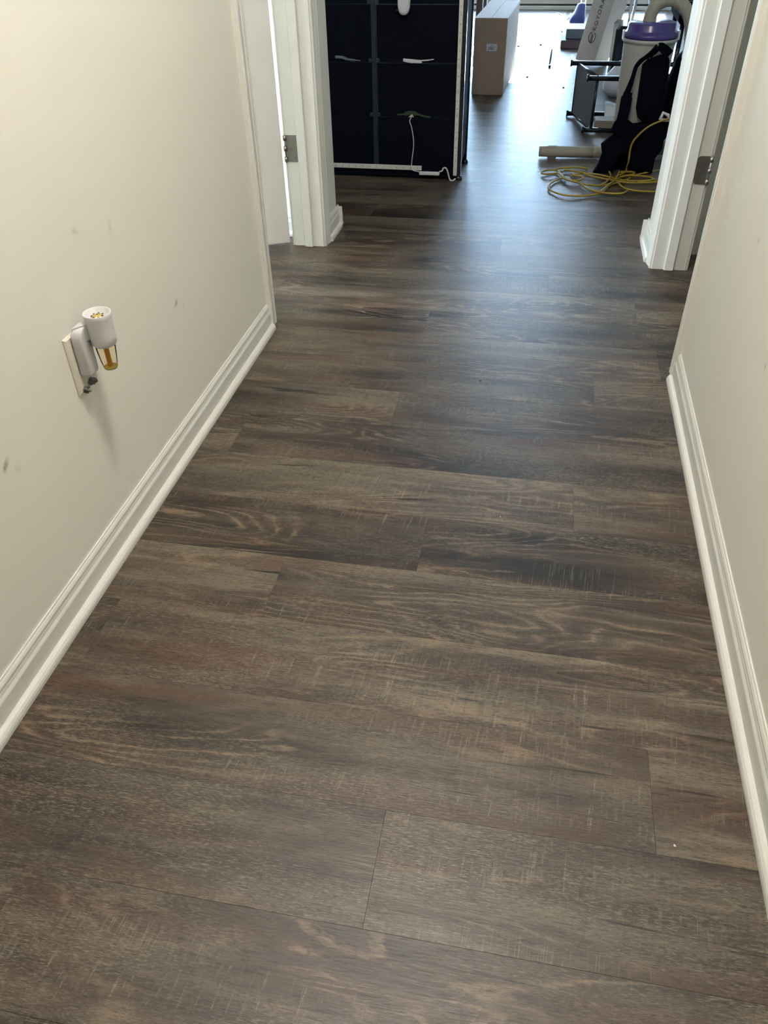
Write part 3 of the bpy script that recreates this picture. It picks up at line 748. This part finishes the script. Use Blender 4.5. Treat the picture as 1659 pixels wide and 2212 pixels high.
tag(MB().tube(catmull(string), .006, 6).build('plastic_tie', M['clip']), 'crumpled grey plastic tie on the bright floor beside the blue bag', 'tie')
for i, (px, py, r_) in enumerate(((1120, 101, .012), (1157, 98, .010), (1168, 98, .013), (1139, 168, .012), (1138, 129, .006), (1217, 190, .007))):
    p = fl(px, py); lump('floor_debris', (p.x, p.y, r_*.45), r_, M['speck'], 'dark scrap lying on the bright floor beside the brown box', 'scrap', 'dark scraps on the bright floor', .5, 20+i, 7, 4)
for i, (px, py, r_, mt, lab) in enumerate(((1457, 1828, .0022, 'pebble', 'tiny white crumb on the floor near the right baseboard'), (1081, 1117, .0016, 'pebble', 'tiny pale crumb in the middle of the hall floor'), (1038, 823, .0022, 'speck', 'tiny dark crumb on the hall floor between the doorways'))):
    p = fl(px, py); lump('crumb', (p.x, p.y, r_*.5), r_, M[mt], lab, 'crumb', None, .6, 40+i, 7, 4)

# ------------------------------------------------------------------ backpack vacuum
VX, VY = .425, 4.20
va = thing('backpack_vacuum', 'beige backpack vacuum with purple lid and black harness', 'vacuum', (VX, VY, 0))
MB().lathe([(.085, .0), (.10, .004), (.104, .03), (.104, .10), (.098, .12)], VX, VY, 36).build('motor_base', M['blackfab'], va)
MB().lathe([(.098, .11), (.100, .13), (.1125, .520), (.1125, .528), (.118, .530), (.119, .536), (.118, .545), (.113, .546)], VX, VY, 40).build('canister', M['beige'], va)
MB().lathe([(.112, .540), (.119, .545), (.121, .556), (.118, .565), (.109, .570), (.105, .576), (.1035, .598), (.099, .604), (.02, .606), (.002, .606)], VX, VY, 40).build('lid', M['purple'], va)
for s, dy in ((-1, -.02), (1, -.02)):
    MB().box(VX+s*.119-.005, VX+s*.119+.005, VY+dy-.010, VY+dy+.010, .537, .575, .003).build('latch', M['plastic'], va)
# elbow and hose
ep = [(VX-.015, VY, .602), (VX-.012, VY, .635), (VX+.005, VY, .668), (VX+.040, VY, .686)]
MB().tube(catmull(ep, 6), [.030]*2 + [.0285]*17, 20).build('elbow', M['hose'], va)
hpz = catmull([(VX+.030, VY, .683), (VX+.075, VY, .684), (VX+.120, VY, .660), (VX+.155, VY, .615), (VX+.172, VY, .55), (VX+.180, VY, .47), (VX+.185, VY+.02, .33), (VX+.20, VY+.05, .16), (VX+.17, VY+.14, .05), (VX+.08, VY+.17, .034), (VX-.04, VY+.135, .032), (VX-.14, VY+.10, .031), (.255, 4.300, .030)], 14)
MB().tube(hpz, [.0265 + .0012*math.sin(i*2.1) for i in range(len(hpz))], 16).build('hose', M['hose'], va)
nz = [(.275, 4.300, .030), (.20, 4.298, .0295), (.125, 4.295, .029), (.075, 4.292, .029), (.070, 4.292, .029), (.030, 4.289, .029), (.026, 4.289, .029), (.000, 4.287, .029), (-.014, 4.286, .029)]
MB().tube(nz, [.0265, .0262, .0258, .0255, .0285, .0285, .0248, .0245, .0235], 20).build('hose_cuff', M['hose'], va)
MB().tube([(-.0145, 4.286, .029), (-.0152, 4.286, .029)], .019, 16).build('cuff_mouth', M['darkwood'], va)
# black harness: back pad, shoulder straps, belt
YP = VY - .125
bp = MB()
def py(p, Y=None): return onY(p[0], p[1], YP if Y is None else Y)
pad = [(1388, 140), (1400, 128), (1420, 122), (1440, 116), (1446, 128), (1444, 160), (1438, 200), (1432, 240), (1426, 262), (1410, 270), (1392, 268), (1377, 252), (1374, 235), (1379, 200), (1384, 165)]
w0 = [py(p) for p in pad]; cen = sum(w0, Vector())/len(w0)
rs = []
for sc, dy in ((.93, .03), (1, .018), (1, -.012), (.94, -.024), (.70, -.030)):
    rs.append([Vector((cen.x+(p.x-cen.x)*sc, YP+dy, cen.z+(p.z-cen.z)*sc)) for p in w0])
bp.loft(rs, True, True).build('back_pad', M['blackfab'], va)
s1 = catmull([py(p, YP-.02+d) for p, d in (((1446, 118), .0), ((1435, 106), -.01), ((1424, 101), -.015), ((1412, 112), -.02), ((1398, 122), -.022), ((1384, 132), -.022), ((1374, 145), -.02), ((1369, 160), -.018), ((1364, 176), -.016), ((1358, 192), -.014), ((1352, 208), -.012))], 4)
n_ = len(s1)
MB().ribbon(s1, [.040 - .022*min(1, i/(n_*.55)) + .014*max(0, (i/n_-.72)/.28) for i in range(n_)], .012, (1, .2, .5)).build('shoulder_strap', M['blackfab'], va)
s2 = catmull([py(p, YP-.035) for p in ((1357, 200), (1353, 215), (1350, 232), (1346, 250), (1340, 268), (1330, 290))], 4)
MB().ribbon(s2, [.040]*3 + [.050]*(len(s2)-8) + [.060]*5, .020, (1, 0, .1)).build('strap_pad', M['blackfab'], va)
s3 = catmull([py(p, YP-.03) for p in ((1405, 124), (1415, 112), (1424, 106), (1432, 112), (1440, 124))], 4)
MB().ribbon(s3, .016, .010, (0, 1, .2)).build('carry_loop', M['blackfab'], va)
# belt wings: draped padded shapes from the middle of the canister down to the floor
def drape(outline, Y, thick, name, lean=0.0):
    w1 = [onY(p[0], p[1], Y) for p in outline]
    for p in w1: p.z = max(p.z, .004)
    c_ = sum(w1, Vector())/len(w1); rs = []
    for sc, dy in ((.90, thick*.5), (1, thick*.25), (1, -thick*.25), (.92, -thick*.42), (.6, -thick*.5)):
        rs.append([Vector((c_.x+(p.x-c_.x)*sc, Y+dy+lean*(p.z-c_.z), max(.003, c_.z+(p.z-c_.z)*sc))) for p in w1])
    MB().loft(rs, True, True).build(name, M['blackfab'], va)
drape([(1352, 258), (1372, 272), (1370, 300), (1362, 322), (1340, 335), (1328, 352), (1322, 372), (1300, 378), (1280, 374), (1292, 352), (1300, 330), (1298, 312), (1316, 296), (1332, 284)], YP-.02, .05, 'belt_wing', .12)
drape([(1365, 268), (1400, 264), (1430, 262), (1436, 290), (1430, 320), (1415, 340), (1408, 372), (1380, 376), (1362, 376), (1360, 345), (1366, 310)], YP-.005, .06, 'belt_wing')
ck = py((1434, 252), YP-.045)
cl = MB().tube([ck+Vector((-.014, 0, -.014)), ck+Vector((-.006, 0, .016)), ck+Vector((.018, 0, .006)), ck+Vector((.024, 0, -.014)), ck+Vector((-.014, 0, -.014))], .0075, 10).build('cord_clip', M['plastic'], va)

# ------------------------------------------------------------------ yellow power cord
yc = thing('power_cord', 'yellow power cord coiled loosely on the floor before the vacuum', 'cord', (.27, 3.85, 0))
def cc(p): return (1140 + p[0]/5.53, 220 + p[1]/5.53)
loops = [
    [(1640, 790), (1550, 820), (1400, 850), (1270, 880), (1180, 930), (1080, 960), (980, 1000), (900, 1075), (800, 1105), (640, 1122), (450, 1115), (320, 1080), (250, 1035), (262, 985), (320, 945), (400, 915), (450, 900)],
    [(350, 850), (230, 862), (170, 855), (180, 830), (250, 815), (350, 822), (420, 890), (500, 935), (590, 960), (720, 992), (860, 1000), (960, 985), (1060, 930), (1130, 890), (1240, 870), (1275, 845), (1200, 835), (1100, 842)],
    [(360, 845), (440, 920), (540, 950), (620, 970), (700, 1030), (800, 1065), (900, 1085), (1060, 1098), (1150, 1085), (1190, 1060), (1170, 1045)],
    [(1080, 960), (1110, 1000), (1170, 1035), (1270, 1058), (1400, 1070), (1600, 1072)],
    [(520, 885), (600, 860), (700, 855), (850, 872), (980, 900), (1100, 930), (1300, 945), (1530, 935), (1640, 930)],
    [(410, 840), (440, 815), (520, 820), (640, 845), (760, 890), (900, 915), (1060, 945), (1200, 965), (1400, 965), (1640, 950)],
    [(960, 820), (990, 870), (970, 920), (920, 970), (840, 1000), (740, 990)],
    [(1095, 830), (1070, 890), (1020, 950), (950, 1005), (860, 1080)],
    [(340, 810), (380, 795), (520, 785), (620, 782), (720, 800)],
    [(520, 850), (560, 880), (640, 890), (655, 915), (600, 940), (520, 930)],
    [(1100, 900), (1200, 880), (1390, 890), (1480, 905), (1495, 925), (1420, 945), (1300, 955)]]
for k, lp_ in enumerate(loops):
    pts = []
    for i, p in enumerate(lp_):
        z = .006 + .004*(k % 4) + .004*abs(math.sin(i*1.1 + k))
        q_ = fl(*cc(p), z); pts.append(q_)
    MB().tube(catmull(pts, 6), .0043, 8).build('cord_loop', M['yellow'], yc)
up = [py(p, Y_) for p, Y_ in (((1446, 256), YP-.055), ((1432, 260), YP-.058), ((1411, 268), YP-.06), ((1395, 278), YP-.062), ((1380, 291), YP-.064), ((1367, 307), YP-.064), ((1361, 325), YP-.062), ((1358, 348), YP-.06))] + [fl(1354, 362, .02), fl(1350, 372, .008), fl(1330, 381, .008)]
MB().tube(catmull(up, 6), .0043, 8).build('pigtail_cord', M['yellow'], va)

# ------------------------------------------------------------------ clutter right of and behind the vacuum
bk = thing('black_bag', 'black soft bag with a red tab slumped behind the vacuum', 'bag', (.72, 4.62, 0))
MB().loft([rr(.76, 4.62, .16, .09, .0, 3.2), rr(.76, 4.62, .18, .10, .08, 3.2), rr(.755, 4.62, .175, .095, .28, 3), rr(.76, 4.63, .15, .08, .40, 2.6), rr(.77, 4.63, .11, .05, .46, 2.4), rr(.77, 4.63, .05, .02, .475, 2.4)], True, True).build('bag_body', M['blackfab'], bk)
MB().box(.625, .69, 4.525, 4.56, .405, .445, .008).build('red_tab', M['red'], bk)
MB().tube(catmull([(.66, 4.56, .44), (.68, 4.55, .55), (.74, 4.55, .58), (.80, 4.55, .52), (.84, 4.57, .43)]), .012, 10).build('bag_handle', M['blackfab'], bk)
tb = thing('folding_table', 'white folding table on thin steel legs behind the vacuum', 'table', (.75, 6.35, 0))
MB().box(.42, 1.25, 6.05, 6.6, .60, .63, .006).build('table_top', M['plastic'], tb)
for x, y, dx in ((.50, 6.10, -.04), (.56, 6.10, .10), (1.15, 6.10, 0), (.50, 6.55, 0), (1.15, 6.55, 0)):
    MB().tube([(x, y, .60), (x+dx, y, 0.0)], .009, 10).build('leg', M['chrome'], tb)
tag(MB().box(.40, .78, 6.16, 6.5, 0, .34, .02).build('storage_bin', M['black']), 'black plastic storage bin under the white folding table', 'bin')
mb = MB(); rs = []
for i in range(7):
    rr_ = [.05, .085, .09, .08, .06, .035, .008][i]
    rs.append([(.43+rr_*math.cos(2*PI*k/14)*(1+.10*math.sin(3.3*k+i)), 5.78+rr_*.8*math.sin(2*PI*k/14), .002+.20*i/6) for k in range(14)])
tag(mb.loft(rs, True, True).build('plastic_bag', M['bag']), 'crumpled white plastic bag on the floor behind the overturned stand', 'bag')
tag(MB(Matrix.Translation((.80, 5.35, 0)) @ Matrix.Rotation(math.radians(-8), 4, 'X')).box(-.035, .10, 0, .03, 0, .95, .005).build('grey_board', M['tvcard']), 'tall pale grey board leaning behind the black bag', 'board')
ch = thing('black_chair', 'black padded chair standing behind the vacuum hose', 'chair', (.98, 5.75, 0))
MB().box(.70, 1.20, 5.50, 5.98, .42, .50, .03).build('seat', M['blackfab'], ch)
MB().box(.70, 1.20, 5.95, 6.02, .50, 1.0, .03).build('backrest', M['blackfab'], ch)
for x in (.73, 1.17):
    for y in (5.54, 5.94): MB().tube([(x, y, 0), (x, y, .43)], .014, 10).build('leg', M['black'], ch)
